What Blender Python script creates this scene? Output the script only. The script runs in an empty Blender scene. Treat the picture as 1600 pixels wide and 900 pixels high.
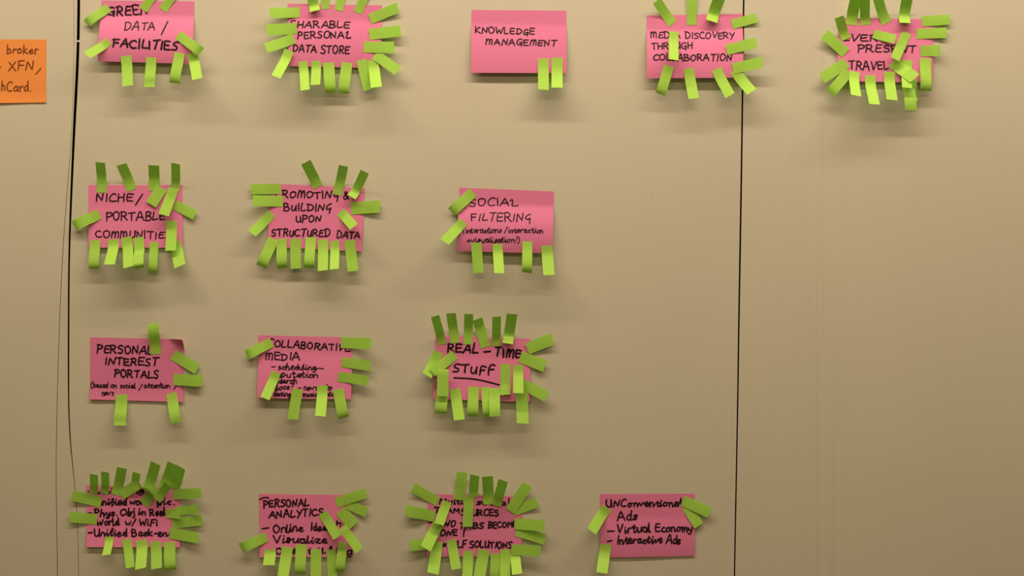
import bpy, math, random
import numpy as np
from mathutils import Vector

# ------------------------------------------------------------------ camera, light, exposure
PX = 0.0008                 # one photo pixel on the wall = 0.8 mm
WALL_Z = 1.40               # height of the picture centre above the floor
CAM_D = 1600 * PX * 50.0 / 36.0

sc = bpy.context.scene
sc.view_settings.view_transform = 'Standard'
sc.view_settings.look = 'None'
sc.view_settings.gamma = 1.0
sc.view_settings.use_curve_mapping = False
sc.view_settings.exposure = 0.0

cam_d = bpy.data.cameras.new('camera')
cam_d.lens = 50.0
cam_d.sensor_width = 36.0
cam = bpy.data.objects.new('camera', cam_d)
sc.collection.objects.link(cam)
cam.location = (0.0, -CAM_D, WALL_Z)
cam.rotation_euler = (math.radians(90), 0, 0)
sc.camera = cam

world = bpy.data.worlds.new('room_ambient')
sc.world = world
world.use_nodes = True
bg = world.node_tree.nodes['Background']
bg.inputs['Color'].default_value = (1.0, 0.80, 0.34, 1)
bg.inputs['Strength'].default_value = 0.12


def tube_light(name, x, y, z, length, width, power, color):
    d = bpy.data.lights.new(name, 'AREA')
    d.shape = 'RECTANGLE'
    d.size = length
    d.size_y = width
    d.energy = power
    d.color = color
    o = bpy.data.objects.new(name, d)
    sc.collection.objects.link(o)
    o.location = (x, y, z)
    # tilted to wash the wall
    aim = Vector((x, 0.0, 1.35)) - Vector((x, y, z))
    o.rotation_euler = aim.to_track_quat('-Z', 'Y').to_euler()
    return o


# a long fluorescent strip under the ceiling, parallel to the wall
tube_light('ceiling_strip_light', 0.03, -0.54, 2.74, 2.9, 0.07, 41.0, (1.0, 0.87, 0.69))
# the next strip, further into the room
tube_light('ceiling_strip_light_behind', 0.1, -1.8, 2.80, 2.4, 0.12, 9.5, (1.0, 0.86, 0.60))


# ------------------------------------------------------------------ helpers
def W(px, py, h=0.0):
    """photo pixel on the wall plane, height h (in pixels) out of the wall"""
    return ((px - 800.0) * PX, -h * PX, WALL_Z + (450.0 - py) * PX)


def stand_off(p, h):
    """wall position of a measured point that stands h pixels off the wall"""
    k = 1.0 - h * PX / CAM_D
    return (800.0 + (p[0] - 800.0) * k, 450.0 + (p[1] - 450.0) * k)


def link(name, verts, faces, mat, parent=None, smooth=True):
    me = bpy.data.meshes.new(name)
    me.from_pydata(verts, [], faces)
    me.update()
    if smooth:
        for p in me.polygons:
            p.use_smooth = True
    me.materials.append(mat)
    o = bpy.data.objects.new(name, me)
    sc.collection.objects.link(o)
    if parent is not None:
        o.parent = parent
        o.matrix_parent_inverse = parent.matrix_world.inverted()
    return o


def new_mat(name):
    m = bpy.data.materials.new(name)
    m.use_nodes = True
    nt = m.node_tree
    nt.nodes.clear()
    out = nt.nodes.new('ShaderNodeOutputMaterial')
    return m, nt, out


def node(nt, kind, **vals):
    n = nt.nodes.new(kind)
    for k, v in vals.items():
        if k in n.inputs:
            n.inputs[k].default_value = v
        else:
            setattr(n, k, v)
    return n


def paper(name, col, trans, mottle=0.06, rough=0.75, tcol=None):
    m, nt, out = new_mat(name)
    tc = node(nt, 'ShaderNodeNewGeometry')
    oi = node(nt, 'ShaderNodeObjectInfo')
    nz = node(nt, 'ShaderNodeTexNoise', Scale=160.0, Detail=4.0)
    nt.links.new(tc.outputs['Position'], nz.inputs['Vector'])
    mr = node(nt, 'ShaderNodeMapRange')
    mr.inputs['To Min'].default_value = 1 - mottle
    mr.inputs['To Max'].default_value = 1 + mottle
    nt.links.new(nz.outputs['Fac'], mr.inputs['Value'])
    mr2 = node(nt, 'ShaderNodeMapRange')
    mr2.inputs['To Min'].default_value = 0.93
    mr2.inputs['To Max'].default_value = 1.07
    nt.links.new(oi.outputs['Random'], mr2.inputs['Value'])
    mu = node(nt, 'ShaderNodeMath', operation='MULTIPLY')
    nt.links.new(mr.outputs[0], mu.inputs[0])
    nt.links.new(mr2.outputs[0], mu.inputs[1])
    hs = node(nt, 'ShaderNodeHueSaturation')
    hs.inputs['Color'].default_value = (*col, 1)
    nt.links.new(mu.outputs[0], hs.inputs['Value'])
    p = node(nt, 'ShaderNodeBsdfPrincipled')
    p.inputs['Roughness'].default_value = rough
    p.inputs['Specular IOR Level'].default_value = 0.25
    nt.links.new(hs.outputs[0], p.inputs['Base Color'])
    t = node(nt, 'ShaderNodeBsdfTranslucent')
    if tcol:
        t.inputs['Color'].default_value = (*tcol, 1)
    else:
        nt.links.new(hs.outputs[0], t.inputs['Color'])
    mx = node(nt, 'ShaderNodeMixShader')
    mx.inputs[0].default_value = trans
    nt.links.new(p.outputs[0], mx.inputs[1])
    nt.links.new(t.outputs[0], mx.inputs[2])
    bp = node(nt, 'ShaderNodeBump', Strength=0.12, Distance=0.0006)
    nz2 = node(nt, 'ShaderNodeTexNoise', Scale=90.0, Detail=2.0)
    nt.links.new(tc.outputs['Position'], nz2.inputs['Vector'])
    nt.links.new(nz2.outputs['Fac'], bp.inputs['Height'])
    nt.links.new(bp.outputs[0], p.inputs['Normal'])
    nt.links.new(mx.outputs[0], out.inputs['Surface'])
    return m


def plain(name, col, rough=0.6, spec=0.3):
    m, nt, out = new_mat(name)
    p = node(nt, 'ShaderNodeBsdfPrincipled')
    nz = node(nt, 'ShaderNodeTexNoise', Scale=200.0, Detail=2.0)
    mx = node(nt, 'ShaderNodeMix', data_type='RGBA')
    mx.inputs['A'].default_value = (*col, 1)
    mx.inputs['B'].default_value = (*[c * 1.25 for c in col], 1)
    nt.links.new(nz.outputs['Fac'], mx.inputs['Factor'])
    nt.links.new(mx.outputs['Result'], p.inputs['Base Color'])
    p.inputs['Roughness'].default_value = rough
    p.inputs['Specular IOR Level'].default_value = spec
    nt.links.new(p.outputs[0], out.inputs['Surface'])
    return m


def wall_material(name, streak):
    m, nt, out = new_mat(name)
    g = node(nt, 'ShaderNodeNewGeometry')
    p = node(nt, 'ShaderNodeBsdfPrincipled')
    p.inputs['Roughness'].default_value = 0.55
    p.inputs['Specular IOR Level'].default_value = 0.25

    def noise(scale_xyz, detail, lo, hi, tmin, tmax):
        mp = node(nt, 'ShaderNodeMapping')
        mp.inputs['Scale'].default_value = scale_xyz
        nt.links.new(g.outputs['Position'], mp.inputs['Vector'])
        n = node(nt, 'ShaderNodeTexNoise', Scale=1.0, Detail=detail)
        nt.links.new(mp.outputs[0], n.inputs['Vector'])
        r = node(nt, 'ShaderNodeMapRange')
        r.inputs['From Min'].default_value = lo
        r.inputs['From Max'].default_value = hi
        r.inputs['To Min'].default_value = tmin
        r.inputs['To Max'].default_value = tmax
        nt.links.new(n.outputs['Fac'], r.inputs['Value'])
        return r.outputs[0]

    def mul(a, b):
        x = node(nt, 'ShaderNodeMath', operation='MULTIPLY')
        nt.links.new(a, x.inputs[0])
        nt.links.new(b, x.inputs[1])
        return x.outputs[0]

    v = mul(noise((3, 3, 3), 3, .3, .7, .97, 1.03), noise((320, 320, 320), 2, .3, .7, .98, 1.02))
    v = mul(v, noise((260, 260, 9), 2, .3, .7, .992, 1.008))
    v = mul(v, noise((9, 9, 260), 2, .3, .7, .992, 1.008))
    if streak:
        # old rub marks running down one strip of the panel
        s = noise((190, 1, 1.6), 3, .36, .50, 0.0, 1.0)
        sx = node(nt, 'ShaderNodeSeparateXYZ')
        nt.links.new(g.outputs['Position'], sx.inputs[0])
        d = node(nt, 'ShaderNodeMath', operation='SUBTRACT')
        nt.links.new(sx.outputs['X'], d.inputs[0])
        d.inputs[1].default_value = (1282 - 800) * PX
        a = node(nt, 'ShaderNodeMath', operation='ABSOLUTE')
        nt.links.new(d.outputs[0], a.inputs[0])
        r = node(nt, 'ShaderNodeMapRange', interpolation_type='SMOOTHSTEP')
        r.inputs['From Min'].default_value = 0.006
        r.inputs['From Max'].default_value = 0.045
        r.inputs['To Min'].default_value = 1.0
        r.inputs['To Max'].default_value = 0.0
        nt.links.new(a.outputs[0], r.inputs['Value'])
        r2 = node(nt, 'ShaderNodeMapRange')
        r2.inputs['From Min'].default_value = 0.0
        r2.inputs['From Max'].default_value = 1.0
        r2.inputs['To Min'].default_value = 0.0
        r2.inputs['To Max'].default_value = 0.05
        inv = node(nt, 'ShaderNodeMath', operation='SUBTRACT')
        inv.inputs[0].default_value = 1.0
        nt.links.new(s, inv.inputs[1])
        nt.links.new(mul(inv.outputs[0], r.outputs[0]), r2.inputs['Value'])
        k = node(nt, 'ShaderNodeMath', operation='SUBTRACT')
        k.inputs[0].default_value = 1.0
        nt.links.new(r2.outputs[0], k.inputs[1])
        v = mul(v, k.outputs[0])
    hs = node(nt, 'ShaderNodeHueSaturation')
    hs.inputs['Color'].default_value = (0.60, 0.515, 0.385, 1)
    nt.links.new(v, hs.inputs['Value'])
    nt.links.new(hs.outputs[0], p.inputs['Base Color'])
    nt.links.new(p.outputs[0], out.inputs['Surface'])
    return m


M_WALL = wall_material('beige_panel', False)
M_WALL_R = wall_material('beige_panel_rubbed', True)
M_DARK = plain('gap_black', (0.010, 0.008, 0.007), 0.9, 0.05)
M_FLOOR = plain('grey_carpet', (0.22, 0.19, 0.16), 0.95, 0.1)
M_PINK = paper('pink_note_paper', (0.83, 0.215, 0.39), 0.08, 0.03)
M_ORANGE = paper('orange_note_paper', (0.88, 0.285, 0.06), 0.08, 0.03)
M_GREEN = paper('green_flag_paper', (0.42, 0.675, 0.085), 0.20, 0.04, tcol=(0.18, 0.72, 0.06))
M_INK = plain('black_marker_ink', (0.020, 0.006, 0.010), 0.5, 0.2)
M_INK2 = plain('brown_pen_ink', (0.16, 0.042, 0.010), 0.5, 0.2)
M_TAPE = plain('pale_tape', (0.62, 0.55, 0.44), 0.4, 0.4)

# ------------------------------------------------------------------ the wall: panels with open seams


def smooth_line(pts, x0_ext=None):
    """dense (x, y) down a seam through the given photo points"""
    ys = np.concatenate([[-1550.0], np.arange(-40, 960, 20.0), [2199.0]])
    py = np.array([p[1] for p in pts], float)
    px = np.array([p[0] for p in pts], float)
    out = []
    for y in ys:
        out.append((float(np.interp(y, py, px)), float(y)))
    a = np.array([q[0] for q in out])
    for _ in range(6):
        a[2:-2] = (a[1:-3] + 2 * a[2:-2] + a[3:-1]) / 4
    return list(zip(a.tolist(), ys.tolist()))


def panel(name, left, right, mat, thick=22.0, front=0.0):
    n = len(left)
    vs, fs = [], []
    for (lx, y), (rx, _) in zip(left, right):
        vs += [W(lx, y, front), W(rx, y, front), W(lx, y, front - thick), W(rx, y, front - thick)]
    for i in range(n - 1):
        a, b = 4 * i, 4 * (i + 1)
        fs.append((a, b, b + 1, a + 1))
        fs.append((a + 2, a + 3, b + 3, b + 2))
        fs.append((a, a + 2, b + 2, b))
        fs.append((a + 1, b + 1, b + 3, a + 3))
    e = 4 * (n - 1)
    fs.append((0, 1, 3, 2))
    fs.append((e, e + 2, e + 3, e + 1))
    o = link(name, vs, fs, mat, smooth=False)
    o.data.materials.append(M_DARK)          # side faces coloured black, painting in the shade inside the seams
    for i, pl in enumerate(o.data.polygons):
        if i < 4 * (n - 1) and i % 4 >= 2:
            pl.material_index = 1
    o['kind'] = 'structure'
    return o


def off(line, widths):
    """shift a seam line by half a gap width; widths: [(y, w)]"""
    wy = [w[0] for w in widths]
    wv = [w[1] for w in widths]
    return [(x + float(np.interp(y, wy, wv)), y) for x, y in line]


SEAM_A = smooth_line([(124, -1550), (123.5, -40), (123, 0), (122.5, 60), (121, 110), (117.5, 165), (114.5, 230),
                      (111.5, 300), (109, 360), (107.5, 420), (107, 560), (107, 640), (109, 690), (113.5, 730),
                      (118, 765), (121, 800), (122.5, 850), (123, 900), (123, 2200)])
SEAM_B = smooth_line([(116.5, -1550), (116, -40), (115, 130), (112.5, 200), (109, 250), (104, 310), (99.5, 370), (96, 430),
                      (92.5, 510), (90, 600), (88, 680), (87.5, 760), (89, 840), (90, 900), (90, 2200)])
SEAM_C = smooth_line([(1170, -1550), (1162.5, -40), (1162, 0), (1159.5, 200), (1157.5, 330), (1154.5, 500), (1152.5, 640),
                      (1150, 770), (1147.5, 900), (1135, 2200)])
GA = [(-40, 2.2), (160, 2.2), (240, 1.9), (400, 1.35), (560, 1.2), (680, 0.85), (760, 0.4), (840, 0.33), (2200, 0.33)]
GB = [(-40, 0.2), (180, 0.2), (260, 0.35), (400, 0.42), (700, 0.42), (2200, 0.35)]
GC = [(-40, 1.25), (400, 1.3), (700, 1.05), (2200, 1.0)]


def neg(g):
    return [(y, -w) for y, w in g]


def flat(x):
    return [(float(x), y) for _, y in SEAM_A]


wl = panel('wall_left', flat(-1100), off(SEAM_B, neg(GB)), M_WALL)
ws = panel('trim_1', off(SEAM_B, GB), off(SEAM_A, neg(GA)), M_WALL)
wc = panel('wall_centre', off(SEAM_A, GA), off(SEAM_C, neg(GC)), M_WALL)
wr = panel('wall_right', off(SEAM_C, GC), flat(2700), M_WALL_R)
wb = panel('wall_back', flat(-1100), flat(2700), M_DARK, thick=20, front=-22.5)
wl['label'] = 'beige wall panel behind the orange note'
ws['label'] = 'narrow beige strip between the two seams beside the orange note'
wc['label'] = 'wide beige wall panel carrying most of the pink notes'
wr['label'] = 'beige wall panel with faint vertical rub marks'
wb['label'] = 'dark backing showing through the panel seams'

fz = 0.0
fl = link('floor', [(-2.4, -3.2, fz), (2.4, -3.2, fz), (2.4, 0.1, fz), (-2.4, 0.1, fz),
                    (-2.4, -3.2, fz - .05), (2.4, -3.2, fz - .05), (2.4, 0.1, fz - .05), (-2.4, 0.1, fz - .05)],
          [(0, 1, 2, 3), (4, 7, 6, 5), (0, 4, 5, 1), (1, 5, 6, 2), (2, 6, 7, 3), (3, 7, 4, 0)], M_FLOOR, smooth=False)
fl['kind'] = 'structure'
fl['label'] = 'grey carpet floor below the wall'

# ------------------------------------------------------------------ heights of everything stuck to the wall (in pixels)
MX, MY = 150, 150
H = np.zeros((900 + 2 * MY, 1600 + 2 * MX))


def Hget(x, y):
    ix = min(max(int(round(x + MX)), 0), H.shape[1] - 1)
    iy = min(max(int(round(y + MY)), 0), H.shape[0] - 1)
    return H[iy, ix]


def Hset(x, y, h):
    ix, iy = int(round(x + MX)), int(round(y + MY))
    if 0 <= ix < H.shape[1] and 0 <= iy < H.shape[0] and h > H[iy, ix]:
        H[iy, ix] = h


def sheet(name, P, nu, nv, mat, thick=0.16):
    """closed thin sheet from a grid P[j][i] = (x, y, h)"""
    vs, fs = [], []
    for j in range(nv + 1):
        for i in range(nu + 1):
            x, y, h = P[j][i]
            vs.append(W(x, y, h))
    n = len(vs)
    q = nu + 1
    if not thick:                       # a single leaf of thin paper, seen and lit from both sides
        c = Vector(W(*P[nv // 2][nu // 2]))
        vs = [tuple(Vector(v) - c) for v in vs]
        fs = [(j * q + i, (j + 1) * q + i, (j + 1) * q + i + 1, j * q + i + 1) for j in range(nv) for i in range(nu)]
        o = link(name, vs, fs, mat)
        o.location = c
        return o
    for j in range(nv + 1):
        for i in range(nu + 1):
            x, y, h = P[j][i]
            vs.append(W(x, y, h - thick))
    for j in range(nv):
        for i in range(nu):
            a = j * q + i
            fs.append((a, a + q, a + q + 1, a + 1))
            fs.append((n + a, n + a + 1, n + a + q + 1, n + a + q))
    for i in range(nu):
        a = i
        fs.append((a, a + 1, n + a + 1, n + a))
        a = nv * q + i
        fs.append((a, n + a, n + a + 1, a + 1))
    for j in range(nv):
        a = j * q
        fs.append((a, n + a, n + a + q, a + q))
        a = j * q + nu
        fs.append((a, a + q, n + a + q, n + a))
    nside = 2 * nu + 2 * nv
    # origin at the sheet's own middle
    c = Vector(W(*P[nv // 2][nu // 2]))
    vs = [tuple(Vector(v) - c) for v in vs]
    o = link(name, vs, fs, mat)
    for pl in list(o.data.polygons)[-nside:]:
        pl.use_smooth = False
    o.data.set_sharp_from_angle(angle=math.radians(50))
    o.location = c
    bpy.context.view_layer.update()
    return o


# ------------------------------------------------------------------ handwriting: a stroke alphabet (cap height 10)
F = {
 'A': (7.5, "0,0 3.6,10 4.2,10 7.3,0;1.4,3.6 6.4,3.8"),
 'B': (6.5, "0.6,10 0.4,0;~0,9.6 3.5,10 5.2,8 3.5,5.6 1,5.2;~1,5.2 4.5,5 6.2,2.8 4.2,0.4 0.2,0.2"),
 'C': (6.5, "~6.2,8.6 4.4,9.8 2,8.6 0.3,5.2 0.8,1.8 3,0.2 6.4,1"),
 'D': (7.0, "0.8,9.6 0.8,0.2;~0,9.6 3.8,9.4 6.6,6.4 5.6,2.2 2.6,0.2 0.4,0.2"),
 'E': (6.0, "~5.8,9.6 2.6,9.8 0.8,9.4 0.5,5 0.7,0.6 2.6,0.2 6,0.4;0.8,5.2 5,5.4"),
 'F': (6.0, "0.8,9.6 0.6,0;0.4,9.6 6,10;0.8,5.2 5,5.6"),
 'G': (7.0, "~6.2,8.6 4.2,9.8 1.6,8.2 0.4,4.6 1.6,1 4.4,0.6 6,2.4 6.2,4.4;3.8,4.4 6.8,4.6;6.2,4.4 6.2,-1.5"),
 'H': (6.5, "0.6,10 0.4,0;6.2,10 5.8,0;0.6,5 6,5.4"),
 'I': (2.0, "1,10 0.9,0"),
 'J': (5.0, "~4.4,10 4.6,3 3,0.2 0.4,1.8"),
 'K': (6.5, "0.8,10 0.4,0;6,9.8 0.8,4.6 6.4,0.2"),
 'L': (5.5, "~0.8,10 0.5,5 0.6,0.6 2.4,0.2 5.6,0.8"),
 'M': (8.0, "0.2,0 1.2,9.6 4,3.4 7,9.6 7.6,0"),
 'N': (7.0, "0.4,0 1,9.6 5.6,0.6 6.4,10"),
 'O': (7.0, "~3.6,9.6 1,8 0.3,4.4 1.8,0.6 4.4,0.3 6.6,3.6 6,8 3.2,9.6"),
 'P': (6.0, "1,10 0.5,-0.6;~0,9.4 3.4,10 5.8,7.8 4.4,5.2 0.9,4.6"),
 'Q': (7.0, "~3.6,9.6 1,8 0.3,4.4 1.8,0.6 4.4,0.3 6.6,3.6 6,8 3.2,9.6;4,3 7,-1"),
 'R': (6.8, "1,9.8 0.5,0;~0,9.4 3.4,10 5.6,7.8 4.2,5.4 1,4.9;2.4,5 6.6,0.2"),
 'S': (6.0, "~5.8,9 3.4,9.9 1,8.2 1.6,5.8 4.4,4.6 5.4,2.4 3.6,0.2 0.2,0.6"),
 'T': (6.5, "0,9.4 6.8,9.9;3.5,9.6 3.1,0"),
 'U': (6.5, "~0.6,10 0.5,4 1.6,0.6 4,0.4 5.8,3 6,10;6,10 6.3,0.2"),
 'V': (6.5, "0.2,10 3,0 6.5,10"),
 'W': (9.0, "0.2,10 2,0.2 4.5,7 6.6,0.2 9,10"),
 'X': (6.5, "0.4,9.6 6,0.2;6.4,10 0,0"),
 'Y': (6.5, "0.2,9.8 3.2,5;6.6,10 2,-1.5"),
 'Z': (6.0, "0.4,9.6 5.8,9.6 0.2,0.4 6,0.4"),
 'a': (5.0, "~4.4,4.8 2.2,5.8 0.4,3 1.6,0.3 3.6,1.4 4.4,5.2;~4.4,5.2 4.3,1.4 5.2,0.2"),
 'b': (4.8, "0.6,10 0.4,0.4;~0.4,3.4 2.4,5.6 4.4,3.4 3,0.4 0.4,0.4"),
 'c': (4.2, "~4,4.9 2.4,5.6 0.5,3.4 1.2,0.6 4.2,0.6"),
 'd': (5.0, "~4.2,4.6 2.2,5.6 0.4,3 1.6,0.3 3.4,1 4.4,3.6;~4.5,10 4.4,2 5.2,0.2"),
 'e': (4.4, "~0.6,2.8 3.8,3.4 3.2,5.6 1.2,5 0.4,2.2 1.8,0.2 4.4,1"),
 'f': (4.0, "~4,9.4 2.6,10 1.7,8 1.5,-1.5;0,5.4 3.6,5.6"),
 'g': (5.0, "~4.4,4.8 2.2,5.8 0.4,3.2 1.6,0.8 3.6,1.6 4.4,5.2;~4.4,5.2 4.3,-1.5 2.6,-3.4 0.4,-2"),
 'h': (5.0, "0.7,10 0.4,0;~0.5,3.4 2.4,5.6 4,4.6 4.4,0"),
 'i': (2.0, "0.8,5.4 0.9,0.2 1.6,0.2;0.9,8 1.1,8.4"),
 'j': (3.0, "~2,5.4 2,-2 0.2,-3;2.1,8 2.3,8.4"),
 'k': (4.8, "0.7,10 0.4,0;4.2,5.8 0.6,2.8 4.6,0.2"),
 'l': (2.2, "~0.8,10 0.7,2 1.1,0.2 2.2,0.6"),
 'm': (7.4, "0.4,5.4 0.4,0;~0.4,3.4 1.8,5.6 3.4,4.4 3.6,0;~3.6,3.4 5.2,5.6 6.6,4.4 7,0"),
 'n': (5.0, "0.4,5.4 0.4,0;~0.4,3.4 2.2,5.6 4,4.4 4.4,0"),
 'o': (4.6, "~2.4,5.6 0.5,4 0.6,1.2 2.4,0.2 4.3,2 3.9,4.8 2,5.6"),
 'p': (4.8, "0.6,5.6 0.3,-3.4;~0.5,3.8 2.6,5.8 4.4,3.4 3,0.5 0.5,0.6"),
 'q': (4.8, "~4.2,4.8 2.2,5.6 0.4,3 1.6,0.3 4.2,2;4.3,5.2 4.2,-3.4"),
 'r': (3.6, "0.5,5.4 0.5,0;~0.5,3 1.8,5.2 3.6,5.2"),
 's': (4.0, "~3.8,5.2 2,5.7 0.8,4.4 3,2.6 3.2,1 1.6,0.2 0.2,0.6"),
 't': (3.8, "~1.7,8.6 1.6,1.4 2.4,0.2 3.8,0.8;0,5.6 3.6,6"),
 'u': (5.0, "~0.4,5.4 0.6,1.2 2,0.2 4,2 4.4,5.4;4.4,5.4 4.6,0.2"),
 'v': (4.6, "0.2,5.4 2,0.2 4.4,5.6"),
 'w': (6.6, "0.2,5.4 1.6,0.3 3.2,4 4.8,0.3 6.4,5.6"),
 'x': (4.4, "0.2,5.4 4.2,0.2;4.2,5.6 0.2,0"),
 'y': (4.8, "~0.4,5.4 0.8,2.4 2.4,1.8 4.2,4;~4.4,5.6 4,-1.6 2.2,-3.2 0.2,-2.2"),
 'z': (4.2, "0.4,5.4 4,5.2 0.4,0.4 4.4,0.4"),
 '/': (4.0, "3.8,10.5 0.2,-1"),
 '-': (4.0, "0.2,4.2 3.8,4.6"),
 '(': (3.0, "~2.8,10.5 0.8,7 0.6,2 2.4,-1.5"),
 ')': (3.0, "~0.2,10.5 2.4,7 2.4,2 0.4,-1.5"),
 '!': (2.0, "1.6,10 1,3.4;0.8,0.6 0.9,0.1"),
 '?': (4.6, "~0.6,8.4 2.2,10 4,8.4 3,6 2,4.6 2,3;1.9,0.6 2,0.1"),
 '.': (1.6, "0.5,0.5 0.9,0.1"),
 ',': (2.0, "1.4,1.2 0.4,-1.6"),
 '&': (7.0, "~6.2,0.2 1.4,7.4 2.6,9.8 4,8.2 0.6,3.4 1,0.6 3.4,0.4 6,4.4"),
 '+': (4.5, "2.2,6.2 2.2,0.4;0,3.4 4.4,3.4"),
 '1': (8.0, "1,9.6 0.4,0;~0.6,5 2.4,9.2 4,8 4,0.4;~4,5 5.6,9.4 7.2,8 7.4,0"),
 '2': (6.0, "~0.6,8 0.5,2.4 1.8,0.4 4,1.4 5.2,8;5.2,8 5.5,0"),
 '3': (6.0, "~5.8,9.8 3,10.6 1.4,9.4 1,5 0.6,-1.6;0.6,4.8 5,5.2"),
 '4': (6.0, "~0.4,7.2 1.5,9 2.4,8.2 2.2,4 1.7,0.8 3.2,0.2 6.6,1.0"),
 '5': (6.2, "~6,10 3,8.6 1,5.2 1.8,3 4,3.2 5.6,4.6;5.7,4.8 4.6,-3"),
 '*': (4.5, "2.2,6.2 2.2,1.4;0.4,5.4 4.2,2;4.2,5.6 0.4,2"),
}


def catmull(pts, k=5):
    out = []
    n = len(pts)
    for i in range(n - 1):
        p0 = pts[max(i - 1, 0)]
        p1, p2 = pts[i], pts[i + 1]
        p3 = pts[min(i + 2, n - 1)]
        for j in range(k):
            t = j / k
            out.append(tuple(0.5 * (2 * b + (c - a) * t + (2 * a - 5 * b + 4 * c - d) * t * t + (-a + 3 * b - 3 * c + d) * t ** 3)
                             for a, b, c, d in zip(p0, p1, p2, p3)))
    out.append(pts[-1])
    return out


def dense(pts, step=2.2):
    out = [pts[0]]
    for a, b in zip(pts, pts[1:]):
        n = max(1, int(math.hypot(b[0] - a[0], b[1] - a[1]) / step))
        for i in range(1, n + 1):
            out.append((a[0] + (b[0] - a[0]) * i / n, a[1] + (b[1] - a[1]) * i / n))
    return out


def ribbon(pts, w, hfun, vs, fs, rng, lift):
    """marker stroke lying on the sheet, with rounded ends"""
    pts = dense(pts)
    if len(pts) < 2:
        return
    n = len(pts)
    r = w / 2
    b0 = len(vs)
    dirs = []
    for i in range(n):
        a, b = pts[max(i - 1, 0)], pts[min(i + 1, n - 1)]
        dx, dy = b[0] - a[0], b[1] - a[1]
        L = math.hypot(dx, dy) or 1.0
        dirs.append((dx / L, dy / L))
    rows = []
    d = dirs[0]
    rows.append((pts[0][0] - d[0] * r, pts[0][1] - d[1] * r, d, r * .35))
    for i in range(n):
        rows.append((pts[i][0], pts[i][1], dirs[i], r * rng.uniform(.9, 1.1)))
    d = dirs[-1]
    rows.append((pts[-1][0] + d[0] * r, pts[-1][1] + d[1] * r, d, r * .35))
    for x, y, d, rr in rows:
        for s in (-1, 1):
            xx, yy = x - d[1] * rr * s, y + d[0] * rr * s
            vs.append(W(xx, yy, hfun(xx, yy) + lift))
    for i in range(len(rows) - 1):
        a = b0 + 2 * i
        fs.append((a, a + 1, a + 3, a + 2))


def write(text, x0, y0, x1, y1, h, w, hfun, rng, cursive=False):
    """strokes of a word running from (x0, y0) to (x1, y1) on its baseline"""
    gap = 1.6
    tot = sum(F[c][0] for c in text) + gap * (len(text) - 1)
    L = math.hypot(x1 - x0, y1 - y0)
    kx = L / tot
    ky = h / 10.0
    ux, uy = (x1 - x0) / L, (y1 - y0) / L
    vs, fs = [], []
    cx = 0.0
    joined = cursive
    prev = ''
    last = None
    for c in text:
        wd, st = F[c]
        if joined and c.islower():
            wd *= rng.uniform(.8, 1.2)
        jy = rng.uniform(-.6, .6)
        sl = rng.uniform(-.05, .12)
        ss = rng.uniform(.88, 1.1)
        for k, s in enumerate(st.split(';')):
            sm = s.startswith('~')
            pts = [tuple(float(q) for q in p.split(',')) for p in s.lstrip('~').split()]
            pts = [(p[0] + rng.uniform(-.45, .45), p[1] + rng.uniform(-.4, .4)) for p in pts]
            if sm:
                pts = catmull(pts)
            q = []
            for px, py in pts:
                a = (cx + px + sl * py) * kx
                b = (py * ss + jy) * ky
                q.append((x0 + ux * a + uy * b, y0 + uy * a - ux * b))
            if joined and k == 0 and c.islower() and prev.islower():
                if last:
                    ribbon([last, q[0]], w * .8, hfun, vs, fs, rng, 0.20)
            if joined and len(pts) > 2:
                last = q[-1]
            ribbon(q, w, hfun, vs, fs, rng, 0.22 + 0.03 * k)
        cx += wd + gap
        prev = c
    return vs, fs


# ------------------------------------------------------------------ the notes
def spell(s):
    return s.translate(str.maketrans('12345', 'mufl' + 'g')).lower()


class Note:
    pass


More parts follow.
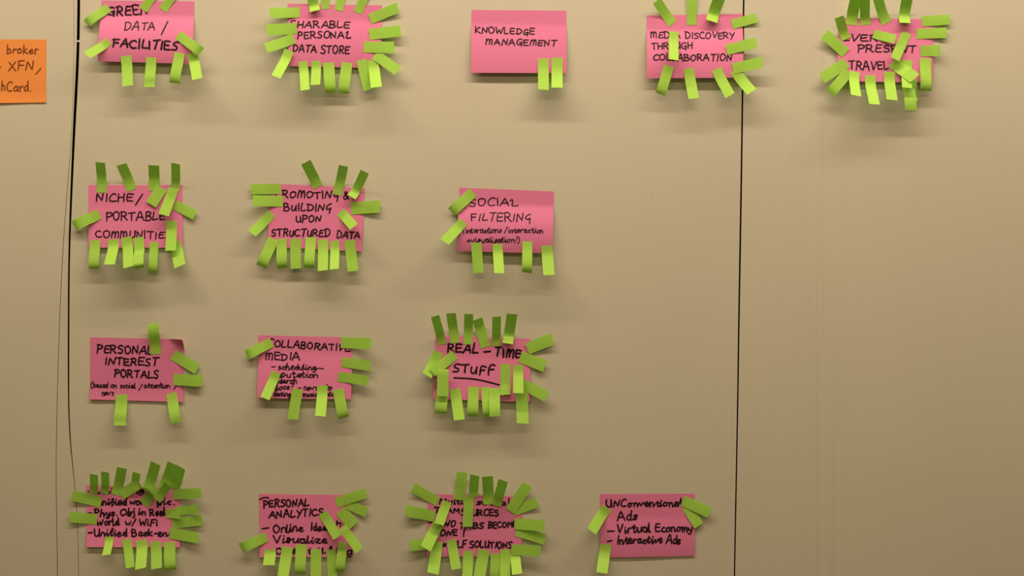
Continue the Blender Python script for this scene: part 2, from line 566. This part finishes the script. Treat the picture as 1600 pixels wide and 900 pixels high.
def make_note(key, crop, corners, prof, mat, label, group, ink=M_INK, curl=None, skew=0.0, name='sticky_note', text=(), strokes=(), pen=2.2):
    """crop: (x, y, zoom) of the measuring frame; corners TL TR BR BL in that frame;
    prof: (crease, slope below it, slope at the bottom)"""
    n = Note()
    n.key, n.crop = key, crop
    cx, cy, z = crop
    n.px = lambda p: (cx + p[0] / z, cy + p[1] / z)
    TL, TR, BR, BL = [n.px(c) for c in corners]
    hgt = ((BL[1] - TL[1]) + (BR[1] - TR[1])) / 2
    vc, s1, s2 = prof
    lift = max(hgt * (1 - vc) * (s1 * .94 + (s2 - s1) / 2), 0)
    BL, BR = stand_off(BL, lift), stand_off(BR, lift)
    rng = random.Random(key)
    ph = rng.uniform(0, 6.28)

    def hz(u, v):
        h = 0.35
        if v > vc:
            t = (v - vc) / (1 - vc)
            # quick bend at the crease, then the slope fades to s2
            L = hgt * (1 - vc)
            e = 0.06
            ramp = t - e * (1 - math.exp(-t / e))
            h += L * (s1 * ramp + (s2 - s1) * t * t / 2) * (1 + skew * (u - .5))
            h += 0.35 * t * math.sin(u * 5.0 + ph)
        if curl:
            d = (u - curl[0]) + (curl[1] - v)
            if d > 0:
                h += curl[2] * d * d
        return max(h, 0.3)

    def uv(x, y):
        # inverse bilinear, two fixed-point rounds are plenty for near-rectangles
        u = v = .5
        for _ in range(6):
            xl = TL[0] + (BL[0] - TL[0]) * v
            xr = TR[0] + (BR[0] - TR[0]) * v
            u = (x - xl) / (xr - xl)
            yt = TL[1] + (TR[1] - TL[1]) * u
            yb = BL[1] + (BR[1] - BL[1]) * u
            v = (y - yt) / (yb - yt)
        return u, v

    n.h = lambda x, y: hz(*[min(max(q, 0), 1) for q in uv(x, y)])

    def pos(u, v):
        x = (TL[0] * (1 - u) + TR[0] * u) * (1 - v) + (BL[0] * (1 - u) + BR[0] * u) * v
        y = (TL[1] * (1 - u) + TR[1] * u) * (1 - v) + (BL[1] * (1 - u) + BR[1] * u) * v
        return x, y

    NU, NV = 22, 40
    P = [[(*pos(i / NU, j / NV), hz(i / NU, j / NV)) for i in range(NU + 1)] for j in range(NV + 1)]
    root = sheet(name, P, NU, NV, mat)
    root['label'] = label
    root['category'] = 'sticky note'
    if group:
        root['group'] = group
    n.root = root
    for j in range(221):
        for i in range(301):
            x, y = pos(i / 300, j / 220)
            Hset(x, y, hz(i / 300, j / 220))
    n.cx, n.cy = pos(.5, .5)
    n.corners = (TL, TR, BR, BL)
    # handwriting, one part for each word
    inv = root.matrix_world.inverted()
    for t in text:
        s, x0, y0, x1, y1, h = t[:6]
        w = t[6] if len(t) > 6 else pen
        a, b = n.px((x0, y0)), n.px((x1, y1))
        a, b = stand_off(a, n.h(*a)), stand_off(b, n.h(*b))
        vs, fs = write(s, *a, *b, h / z, w, n.h, rng, key in 'FICVAU')
        vs = [tuple(inv @ Vector(v)) for v in vs]
        me = bpy.data.meshes.new('handwritten_word')
        me.from_pydata(vs, [], fs)
        me.materials.append(ink)
        o = bpy.data.objects.new('handwritten_word', me)
        sc.collection.objects.link(o)
        o.parent = root
        o['label'] = 'handwritten %s in dark ink' % (spell(s) if spell(s).isalpha() else 'pen mark')
    for st in strokes:
        w, pts = st[0], [n.px(p) for p in st[1]]
        vs, fs = [], []
        ribbon(catmull(pts, 6), w, n.h, vs, fs, rng, 0.24)
        vs = [tuple(inv @ Vector(v)) for v in vs]
        me = bpy.data.meshes.new('pen_stroke')
        me.from_pydata(vs, [], fs)
        me.materials.append(ink)
        o = bpy.data.objects.new('pen_stroke', me)
        sc.collection.objects.link(o)
        o.parent = root
    return n


# ------------------------------------------------------------------ the flags
# outward slope at t = 0, .2, .4, .6, .8, 1 from the stuck end, and where it is stuck
PROF = {
 'f': (0, (0, .02, .05, .06, .06, .05)),
 'g': (0, (0, .04, .09, .10, .09, .07)),
 'o': (0, (0, .08, .28, .38, .40, .38)),
 'O': (0, (0, .10, .34, .50, .60, .62)),
 'c': (0, (0, .02, .66, .74, .72, .68)),
 'C': (0, (0, .10, .95, 1.05, 1.0, .95)),
 'b': (0, (.04, .16, .28, .22, .02, -.70)),
 'B': (0, (.10, .32, .40, .10, -.30, -.55)),
 's': (0, (0, .08, .30, .42, -.10, .45)),
 't': (0, (0, .02, .20, .48, .66, .70)),
 'd': (0, (0, .02, .22, .40, .44, .40)),
 'D': (0, (0, .10, .50, .66, .66, .60)),
 'h': (0, (0, .10, .34, .34, .02, -.30)),
 'v': (.28, (.70, .55, .30, .52, .56, .52)),
 'w': (0, (0, 0, .05, .10, .50, 1.6)),
}
NS, NW = 18, 4
flags_of = {}


def flag(note, sx, sy, fx, fy, prof='o', width=None):
    m0, m1 = note.px((sx, sy)), note.px((fx, fy))
    w = (width / note.crop[2]) if width else 17.5
    key = '%s%d' % (note.key, len(flags_of.setdefault(note.key, [])))
    rng = random.Random(key)
    tc, sl = PROF[prof]
    amp = rng.uniform(.85, 1.15)
    ic = int(round(tc * NS))

    def slope(t):
        a = t * 5
        k = min(int(a), 4)
        return (sl[k] + (sl[k + 1] - sl[k]) * (a - k)) * amp

    z = [0.0] * (NS + 1)
    for turn in range(2):
        (x0, y0), (x1, y1) = stand_off(m0, z[0]), stand_off(m1, z[NS])
        L = math.hypot(x1 - x0, y1 - y0)
        ux, uy = (x1 - x0) / L, (y1 - y0) / L
        nx, ny = -uy, ux
        req = []
        for i in range(NS + 1):
            m = 0.0
            for j in range(-6, 7):
                for e in (-.35, 0, .35):
                    q = L * (i + e) / NS
                    m = max(m, Hget(x0 + ux * q + nx * w * j / 12, y0 + uy * q + ny * w * j / 12))
            req.append(m + 0.34)
        ds = L / NS
        z = [0.0] * (NS + 1)
        z[ic] = req[ic]
        k = min(ic + 4, NS)
        base = min(max((req[k] - req[ic]) / (ds * (k - ic)), 0.0), .22) if prof != 'f' else 0.0
        for i in range(ic, NS):
            z[i + 1] = max(req[i + 1], z[i] + (slope((i + .5) / NS) + base) * ds)
        for i in range(ic, 0, -1):
            z[i - 1] = max(req[i - 1], z[i] + slope((i - .5) / NS) * ds)
        for _ in range(2):
            y = z[:]
            for i in range(1, NS):
                y[i] = max(req[i], (z[i - 1] + 2 * z[i] + z[i + 1]) / 4)
            z = y
    tw = rng.uniform(-.05, .05) * 1.0      # a slight twist towards the free end
    cup = rng.uniform(-.2, .25)
    skewend = rng.uniform(-.06, .06) * w

    def hh(i, b):
        t = i / NS
        return max(z[i] + tw * t * t * b * w + cup * (1 - 4 * b * b) * .5 * t, 0.3 if z[i] > .5 else 0.2)

    P = []
    for i in range(NS + 1):
        row = []
        for j in range(NW + 1):
            b = j / NW - .5
            q = L * i / NS + (skewend * 2 * b if i == NS else 0)
            row.append((x0 + ux * q + nx * w * b, y0 + uy * q + ny * w * b, hh(i, b)))
        P.append(row)
    # sheets are laid out with rows running away from the stuck end
    o = sheet('page_flag', [list(reversed(r)) for r in P], NW, NS, M_GREEN, 0)
    for i in range(NS * 4 + 1):
        f = i / 4
        i0 = min(int(f), NS - 1)
        zz = z[i0] + (z[i0 + 1] - z[i0]) * (f - i0)
        for j in range(-14, 15):
            b = j / 28
            Hset(x0 + ux * L * f / NS + nx * w * b, y0 + uy * L * f / NS + ny * w * b, zz)
    flags_of[note.key].append((o, note, (x0, y0), (x1, y1)))
    return o


ORD = ['first', 'second', 'third', 'fourth', 'fifth', 'sixth', 'seventh', 'eighth', 'ninth', 'tenth', 'eleventh', 'twelfth']


def label_flags(key, words):
    sides = {'top': [], 'bottom': [], 'left': [], 'right': [], 'face': []}
    for o, n, s, f in flags_of[key]:
        TL, TR, BR, BL = n.corners
        out = {
            'top': (TL[1] + TR[1]) / 2 - f[1], 'bottom': f[1] - (BL[1] + BR[1]) / 2,
            'left': (TL[0] + BL[0]) / 2 - f[0], 'right': f[0] - (TR[0] + BR[0]) / 2}
        k = max(out, key=out.get)
        if out[k] < 0:
            k = 'face'
        sides[k].append((o, s, f))
    for k, lst in sides.items():
        if k in ('top', 'bottom', 'face'):
            lst.sort(key=lambda q: q[2][0])
            way = 'from left'
        else:
            lst.sort(key=lambda q: q[2][1])
            way = 'from top'
        where = {'top': 'sticking up above', 'bottom': 'hanging below', 'left': 'sticking out left of',
                 'right': 'sticking out right of', 'face': 'lying within'}[k]
        for i, (o, s, f) in enumerate(lst):
            if len(lst) == 1:
                o['label'] = 'only green flag %s the %s note' % (where, words)
            elif i == len(lst) - 1 and i > 1:
                o['label'] = 'green flag %s the %s note, last %s' % (where, words, way)
            else:
                o['label'] = 'green flag %s the %s note, %s %s' % (where, words, ORD[i], way)
            o['category'] = 'page flag'
            o['group'] = 'green flags around the %s note' % words


PG = 'pink notes on the wall'

# ------------------------------------------------------------------ top row
make_note('O', (0, 40, 6.43), [(-165, 138), (467, 140), (463, 772), (-165, 782)], (.75, .0, .10), M_ORANGE,
          'orange square sticky note cut off by the picture edge', None, ink=M_INK2, pen=1.9, text=[
    ('broker', 68, 278, 380, 282, 85), ('-', -20, 440, 8, 440, 60), ('XFN', 90, 450, 335, 450, 90),
    ('hCard.', 10, 655, 312, 662, 100)], strokes=[(1.8, [(410, 430), (385, 462), (360, 487)])])

G = make_note('G', (120, 0, 6.0), [(232, 4), (1102, 12), (1090, 600), (198, 574)], (.22, .42, -.16), M_PINK,
              'pink sticky note reading green data facilities', PG, text=[
    ('GREEN', 285, 150, 668, 138, 92, 2.7), ('DATA', 445, 282, 735, 280, 78, 2.0), ('/', 785, 318, 845, 318, 108, 2.2),
    ('FACILITIES', 338, 440, 945, 470, 84, 3.0)])
for a in [(620, 95, 748, -95, 'g', 85), (806, 95, 932, -100, 'g', 85), (300, 68, 92, 222, 'b', 86), (300, 382, 92, 515, 'c', 82),
          (460, 522, 476, 805, 'o', 100), (697, 538, 680, 815, 's', 98), (965, 495, 917, 780, 'b', 98), (1075, 500, 1132, 742, 'c', 98),
          (950, 325, 1165, 487, 'b', 92)]:
    flag(G, *a)
label_flags('G', 'green data')

S = make_note('S', (400, 0, 5.625), [(278, 33), (1108, 47), (1100, 600), (288, 582)], (.22, .22, -.08), M_PINK,
              'pink sticky note reading sharable personal data store', PG, text=[
    ('SHARABLE', 300, 242, 820, 246, 62), ('PERSONA4', 365, 337, 828, 334, 62), ('DATA', 322, 452, 532, 460, 62),
    ('STORE', 570, 468, 820, 474, 74)])
for a in [(385, 106, 122, 112, 'o', 90), (360, 246, 92, 262, 'o', 96), (335, 335, 78, 415, 'o', 92), (290, 440, 175, 675, 'c', 84),
          (408, 540, 433, 792, 'c', 80), (527, 535, 523, 746, 'c', 84), (637, 550, 658, 815, 'b', 98), (800, 550, 768, 822, 'b', 96),
          (925, 525, 988, 790, 'f', 90), (1022, 525, 1060, 768, 'c', 96), (1045, 480, 1248, 622, 'g', 92), (945, 413, 1215, 416, 'g', 98),
          (995, 302, 1270, 270, 'g', 98), (1002, 168, 1248, 65, 'g', 92), (892, 112, 990, -110, 'g', 78), (725, 92, 778, -140, 'g', 72),
          (610, 80, 605, -150, 'g', 68), (518, 95, 470, -95, 'v', 88)]:
    flag(S, *a)
label_flags('S', 'sharable personal data store')

K = make_note('K', (720, 0, 6.0), [(100, 93), (990, 100), (992, 686), (95, 683)], (.20, .20, .0), M_PINK,
              'pink sticky note reading knowledge management with only two flags', PG, pen=2.0, text=[
    ('KNOWLEDGE', 135, 308, 690, 326, 60), ('1ANAGE1ENT', 235, 418, 897, 430, 58)])
for a in [(774, 548, 775, 840, 'o', 100), (905, 540, 902, 822, 't', 104)]:
    flag(K, *a)
label_flags('K', 'knowledge management')

Mn = make_note('M', (990, 0, 5.4545), [(112, 132), (932, 118), (934, 662), (112, 668)], (.21, .34, -.08), M_PINK,
               'pink sticky note reading media discovery through collaboration', PG, pen=2.0, text=[
    ('1EDIA', 145, 322, 395, 322, 56), ('DISCOVERY', 440, 326, 860, 328, 56), ('THROUGH', 155, 418, 500, 416, 56),
    ('COLLABORATION', 168, 516, 836, 518, 58)])
for a in [(335, 203, 197, 5, 'd', 84), (495, 213, 497, -50, 'g', 84), (665, 180, 747, -60, 'v', 100), (838, 208, 1050, 150, 'g', 82),
          (790, 425, 1047, 362, 'g', 90), (862, 598, 1008, 782, 't', 92), (845, 585, 1098, 528, 'g', 92), (705, 588, 822, 815, 'o', 88),
          (470, 585, 513, 840, 'o', 90), (302, 562, 228, 805, 'b', 88), (345, 268, 341, 512, 'c', 80)]:
    flag(Mn, *a)
label_flags('M', 'media discovery')

E = make_note('E', (1270, 0, 5.0), [(200, 140), (942, 150), (935, 645), (190, 635)], (.25, .10, .06), M_PINK,
              'pink sticky note reading ever present travel', PG, text=[
    ('EVER', 225, 320, 508, 322, 54), ('PRESENT', 350, 406, 805, 412, 56), ('TRAVEL', 285, 545, 592, 545, 68)])
for a in [(262, 306, 206, 132, 'D', 76), (300, 195, 345, -42, 'D', 90), (415, 195, 412, -42, 'D', 78), (580, 180, 500, -42, 'D', 82),
          (722, 178, 746, -52, 'v', 86), (852, 166, 1072, 152, 'g', 80), (810, 264, 1046, 256, 'g', 80), (258, 415, 92, 264, 'g', 86),
          (265, 490, 72, 612, 'g', 86), (282, 560, 132, 728, 'b', 82), (842, 396, 995, 392, 'w', 86), (878, 455, 878, 710, 'b', 86),
          (785, 620, 798, 790, 'f', 50), (735, 560, 765, 862, 'h', 92), (742, 470, 735, 686, 'O', 80), (475, 262, 645, 306, 'o', 72),
          (626, 482, 797, 612, 'o', 96), (738, 255, 640, 462, 'o', 76), (330, 560, 330, 750, 'C', 80), (450, 588, 480, 815, 'c', 82),
          (600, 560, 620, 780, 'c', 84)]:
    flag(E, *a)
label_flags('E', 'ever present travel')

# ------------------------------------------------------------------ second row
N = make_note('N', (100, 240, 4.5), [(172, 222), (832, 222), (835, 662), (172, 662)], (.3, .05, .05), M_PINK,
              'pink sticky note reading niche portable communities', PG, text=[
    ('NICHE', 228, 335, 482, 335, 54), ('/', 498, 350, 545, 350, 66), ('PORTABLE', 295, 470, 708, 466, 60),
    ('CO11UNITIES', 222, 590, 752, 598, 50, 2.0)])
for a in [(265, 275, 254, 62, 'd', 68), (477, 258, 403, 76, 'd', 72), (632, 262, 630, 82, 'd', 76), (780, 260, 784, 70, 'D', 62),
          (688, 240, 612, 358, 'f', 80), (778, 360, 922, 432, 'g', 72), (768, 245, 698, 432, 'o', 74), (775, 620, 815, 792, 'c', 84),
          (755, 472, 750, 682, 'o', 76), (250, 424, 70, 510, 'b', 74), (220, 608, 212, 812, 'b', 74), (345, 603, 320, 779, 'C', 76),
          (436, 588, 435, 796, 'c', 74), (522, 588, 528, 805, 'b', 72), (634, 622, 606, 836, 'b', 62)]:
    flag(N, *a)
label_flags('N', 'niche portable communities')

P_ = make_note('P', (375, 240, 4.5), [(203, 210), (878, 242), (857, 690), (196, 656)], (.3, .03, .05), M_PINK,
               'pink sticky note reading promoting building upon structured data', PG, text=[
    ('PRO1OTIN5', 245, 308, 692, 316, 50), ('&', 728, 318, 768, 318, 56), ('B2ILDIN5', 308, 404, 640, 405, 50),
    ('UPON', 395, 482, 567, 480, 46), ('STR2CT2RED', 220, 580, 632, 585, 50), ('DATA', 680, 590, 842, 600, 48)])
for a in [(290, 248, 75, 250, 'g', 72), (302, 335, 90, 330, 'o', 76), (225, 420, 82, 560, 't', 68), (548, 235, 462, 60, 'D', 74),
          (682, 290, 728, 86, 'd', 66), (785, 306, 878, 127, 'v', 64), (780, 386, 986, 371, 'g', 86), (705, 410, 802, 515, 'C', 68),
          (292, 598, 298, 806, 'b', 72), (236, 600, 150, 795, 'b', 76), (390, 598, 393, 808, 'g', 76), (498, 588, 488, 806, 'b', 72),
          (582, 604, 583, 822, 'o', 72), (665, 613, 663, 812, 'c', 64), (770, 608, 795, 826, 'g', 76)]:
    flag(P_, *a)
label_flags('P', 'promoting structured data')

Fn = make_note('F', (675, 270, 5.295), [(228, 122), (1010, 155), (995, 668), (205, 648)], (.22, .40, -.16), M_PINK,
               'pink sticky note reading social filtering', PG, pen=1.9, text=[
    ('SOCIA4', 310, 275, 705, 272, 64), ('FILTERIN5', 322, 398, 818, 400, 66),
    ('(interactions', 255, 500, 580, 496, 50, 1.5), ('/', 598, 498, 628, 498, 46, 1.5), ('interaction', 632, 498, 915, 498, 50, 1.5),
    ('+visualisation!)', 288, 576, 728, 578, 48, 1.5)])
for a in [(340, 160, 163, 325, 'b', 88), (262, 402, 103, 570, 'c', 86), (365, 578, 385, 828, 'g', 86), (540, 588, 557, 830, 'c', 82),
          (790, 568, 785, 826, 'b', 82), (950, 602, 968, 846, 'c', 92)]:
    flag(Fn, *a)
label_flags('F', 'social filtering')

# ------------------------------------------------------------------ third row
I = make_note('I', (120, 490, 4.738), [(100, 175), (797, 190), (790, 655), (95, 635)], (.75, .02, .14), M_PINK,
              'pink sticky note reading personal interest portals with a curled corner', PG, curl=(.88, .07, 420), text=[
    ('PERSONAL', 150, 286, 560, 300, 58, 2.5), ('INTEREST', 210, 376, 598, 388, 55, 2.5), ('PORTALS', 278, 468, 605, 478, 55, 2.5),
    ('(based', 105, 550, 235, 550, 42, 1.6), ('on', 252, 550, 296, 550, 42, 1.6), ('social', 322, 552, 432, 552, 42, 1.6),
    ('/', 455, 562, 488, 562, 44, 1.7), ('attention', 498, 552, 694, 552, 42, 1.6), ('/', 715, 558, 745, 558, 40, 1.7),
    ('news', 185, 606, 270, 606, 42, 1.7)])
for a in [(586, 300, 565, 74, 'h', 80), (712, 302, 892, 412, 'g', 82), (715, 488, 930, 498, 'b', 84), (332, 600, 322, 826, 's', 88),
          (698, 588, 738, 808, 'h', 80)]:
    flag(I, *a)
label_flags('I', 'personal interest portals')

C = make_note('C', (370, 500, 5.2957), [(180, 125), (962, 145), (945, 655), (170, 645)], (.25, .11, .05), M_PINK,
              'pink sticky note reading collaborative media', PG, text=[
    ('COLLABORATIVE', 255, 214, 935, 262, 56), ('1EDIA', 238, 330, 518, 330, 58), ('-', 285, 402, 328, 402, 36, 1.8),
    ('scheduling', 342, 412, 655, 415, 54, 1.8), ('reputation', 300, 474, 675, 478, 52, 1.8), ('search', 326, 525, 492, 525, 48, 1.8),
    ('docs?', 312, 578, 468, 576, 46, 1.8), ('-', 508, 580, 532, 580, 36, 1.8), ('news', 555, 580, 665, 580, 46, 1.8),
    ('for', 735, 580, 790, 580, 44, 1.8), ('dating', 305, 632, 442, 632, 46, 1.8), ('music', 548, 636, 658, 636, 46, 1.8),
    ('etc', 745, 634, 797, 634, 44, 1.8)], strokes=[(1.7, [(655, 412), (680, 398), (718, 404)])])
for a in [(290, 183, 80, 292, 'b', 82), (862, 186, 1110, 197, 'o', 92), (868, 348, 1105, 380, 'g', 82), (838, 468, 1086, 502, 'g', 82),
          (325, 432, 230, 650, 'c', 80), (502, 572, 462, 822, 'g', 88), (708, 542, 690, 796, 'c', 88), (838, 572, 885, 812, 'b', 90)]:
    flag(C, *a)
label_flags('C', 'collaborative media')

R = make_note('R', (650, 480, 4.735), [(145, 205), (850, 235), (840, 700), (125, 680)], (.3, .06, .08), M_PINK,
              'pink sticky note with underlined words real-time stuff', PG, pen=2.8, text=[
    ('REAL', 232, 335, 458, 338, 64, 3.0), ('-', 505, 345, 548, 345, 40, 3.0), ('TI1E', 580, 360, 778, 378, 62, 3.0),
    ('ST233', 272, 480, 580, 496, 60)], strokes=[(2.6, [(282, 522), (400, 528), (490, 542), (615, 573)])])
for a in [(196, 275, 141, 66, 'D', 64), (290, 265, 258, 45, 'd', 70), (385, 275, 390, 50, 'd', 66), (517, 295, 453, 88, 'g', 76),
          (593, 287, 597, 70, 'D', 64), (678, 268, 711, 50, 'v', 78), (770, 365, 955, 437, 'g', 88), (822, 308, 1010, 234, 'g', 88),
          (170, 330, 80, 505, 't', 76), (290, 350, 120, 480, 'o', 74), (200, 590, 180, 788, 'b', 88), (200, 460, 197, 658, 'f', 84),
          (284, 608, 320, 836, 'o', 80), (425, 588, 420, 808, 'b', 80), (512, 590, 528, 808, 'b', 62), (580, 598, 583, 808, 'h', 80),
          (790, 570, 970, 664, 'g', 78), (780, 600, 790, 860, 'o', 88), (662, 420, 660, 648, 'f', 76), (757, 428, 757, 636, 'c', 76)]:
    flag(R, *a)
label_flags('R', 'real-time stuff')

# ------------------------------------------------------------------ bottom row
U = make_note('U', (100, 710, 4.735), [(165, 228), (860, 245), (857, 688), (165, 685)], (.6, .02, .14), M_PINK,
              'pink sticky note reading phys obj in real world and unified back-end', PG, pen=2.5, text=[
    ('-', 180, 290, 215, 290, 40), ('Unifying', 228, 290, 590, 285, 50), ('Unified', 240, 376, 462, 374, 52), ('work', 484, 374, 640, 374, 50),
    ('pic.', 690, 374, 818, 372, 52), ('-', 178, 452, 208, 452, 40), ('Phys.', 222, 456, 392, 456, 52), ('Obj', 416, 450, 528, 452, 54),
    ('in', 550, 450, 606, 450, 52), ('Real', 635, 456, 750, 452, 54), ('World', 240, 526, 412, 524, 50), ('w/', 452, 528, 528, 528, 50),
    ('WiFi', 558, 530, 694, 530, 50), ('-', 176, 602, 208, 602, 44), ('Unified', 222, 606, 462, 606, 54), ('Back-end', 500, 604, 792, 606, 52)])
for a in [(215, 290, 222, 148, 'D', 62), (298, 292, 305, 130, 'D', 60), (382, 300, 430, 100, 'd', 74), (515, 255, 538, 136, 'D', 60),
          (420, 300, 562, 212, 'g', 78), (620, 272, 680, 65, 'd', 78), (728, 260, 802, 65, 'd', 74), (815, 250, 866, 92, 'D', 78),
          (588, 368, 692, 248, 'g', 78), (690, 335, 768, 226, 'd', 66), (805, 297, 1015, 285, 'g', 76), (825, 422, 992, 404, 'd', 66),
          (800, 512, 1020, 486, 'g', 78), (755, 436, 858, 444, 'o', 68), (780, 583, 995, 616, 'g', 82), (275, 356, 60, 303, 'g', 80),
          (245, 480, 43, 465, 'g', 78), (334, 610, 306, 748, 'C', 62), (460, 628, 490, 838, 'o', 68), (572, 633, 562, 848, 'c', 82),
          (676, 643, 665, 860, 'o', 80), (780, 648, 783, 864, 'b', 84)]:
    flag(U, *a)
label_flags('U', 'unified back-end')

A = make_note('A', (365, 745, 5.804), [(230, 155), (1078, 165), (1082, 727), (235, 730)], (.5, .02, .08), M_PINK,
              'pink sticky note reading personal analytics', PG, pen=2.5, text=[
    ('PERSONAL', 272, 278, 682, 262, 66), ('ANALYTICS', 322, 378, 815, 348, 66), ('-', 262, 492, 332, 488, 60), ('Online', 362, 512, 638, 494, 76),
    ('Ideas', 700, 490, 872, 490, 74), ('h', 925, 448, 972, 448, 50), ('Visualize', 362, 602, 832, 600, 72),
    ('O', 385, 696, 440, 696, 52), ('il', 535, 696, 565, 696, 50), ('t', 676, 694, 706, 694, 50), ('tl', 758, 694, 812, 694, 54),
    ('.', 822, 688, 838, 688, 50), ('ll', 858, 690, 905, 690, 56), ('i', 926, 690, 944, 690, 56), ('g', 1026, 702, 1076, 702, 58)],
    strokes=[(2.2, [(235, 206), (268, 190), (305, 187), (318, 194)])])
for a in [(300, 543, 66, 645, 'b', 92), (968, 305, 1092, 442, 'g', 112), (1035, 248, 1206, 325, 'g', 92), (930, 238, 1202, 145, 'g', 94),
          (805, 328, 942, 548, 'o', 90), (985, 458, 1140, 668, 'o', 84), (330, 658, 315, 806, 'C', 106), (487, 638, 445, 905, 'o', 102),
          (612, 612, 605, 886, 'b', 98), (747, 655, 746, 930, 'g', 98), (882, 660, 900, 930, 'g', 84), (990, 595, 965, 862, 'b', 84)]:
    flag(A, *a)
label_flags('A', 'personal analytics')

T = make_note('T', (620, 725, 5.144), [(248, 240), (1012, 262), (1002, 742), (240, 745)], (.4, .04, .06), M_PINK,
              'pink sticky note reading two tabs become one', PG, pen=2.5, text=[
    ('Multi', 345, 318, 530, 322, 50), ('social', 638, 326, 912, 330, 48), ('TEAM', 302, 392, 502, 394, 46), ('SOURCES', 515, 412, 818, 416, 50),
    ('-', 260, 492, 290, 492, 40), ('TWO', 330, 504, 472, 504, 46), ('TABS', 500, 514, 698, 518, 48), ('BECOME', 735, 516, 965, 506, 46),
    ('ONE', 348, 576, 484, 574, 44), ('!', 528, 580, 550, 580, 52), ('*', 362, 672, 400, 672, 60), ('SELF', 408, 670, 555, 672, 54),
    ('SOLUTIONS', 588, 672, 925, 676, 50)])
for a in [(330, 302, 130, 190, 'g', 80), (305, 422, 72, 370, 'b', 88), (405, 300, 338, 485, 'o', 78), (300, 640, 105, 658, 'g', 86),
          (325, 625, 290, 882, 'c', 92), (330, 485, 230, 682, 'c', 92), (500, 290, 525, 66, 'g', 84), (612, 262, 627, 90, 'D', 76),
          (580, 262, 568, 505, 'f', 80), (740, 325, 728, 100, 'd', 88), (800, 335, 856, 132, 'D', 78), (938, 378, 1130, 308, 'g', 82),
          (912, 380, 1050, 165, 'g', 88), (960, 540, 1192, 607, 'g', 84), (945, 480, 1186, 497, 'g', 90), (436, 608, 478, 846, 'o', 78),
          (576, 698, 564, 940, 'o', 82), (702, 688, 660, 930, 'o', 92), (795, 718, 790, 950, 'b', 82), (875, 688, 870, 950, 'o', 82),
          (948, 720, 968, 892, 'C', 80), (920, 690, 1156, 700, 'g', 88)]:
    flag(T, *a)
label_flags('T', 'two tabs become one')

V = make_note('V', (905, 755, 6.209), [(200, 105), (1118, 100), (1120, 707), (205, 722)], (.35, .12, -.06), M_PINK,
              'pink sticky note reading unconventional ads, virtual economy, interactive ads', PG, pen=2.5, text=[
    ('UNConventional', 262, 232, 992, 222, 72), ('Ads', 372, 364, 558, 352, 84), ('-', 268, 488, 348, 484, 50), ('Virtual', 370, 486, 688, 474, 86),
    ('Economy', 740, 468, 1098, 468, 78), ('-', 272, 582, 322, 580, 50), ('Interactive', 368, 588, 788, 580, 78), ('Ads', 842, 580, 990, 586, 84)])
for a in [(1040, 222, 1162, 412, 'g', 100), (1005, 168, 1266, 286, 'g', 106), (272, 238, 120, 468, 'c', 104), (264, 592, 220, 872, 'c', 108)]:
    flag(V, *a)
label_flags('V', 'unconventional ads')

# ------------------------------------------------------------------ small things
# a scrap of pale tape bridging the dark seam
Pt = [[(119.2 + 5.6 * i / 4, 63.0 + 2.4 * j / 3 + .35 * math.sin(i), 0.35 + .3 * math.sin(math.pi * i / 4)) for i in range(5)] for j in range(4)]
tp = sheet('tape_scrap', Pt, 4, 3, M_TAPE)
tp['label'] = 'tiny pale tape scrap bridging the dark seam near the orange note'
tp['category'] = 'tape'
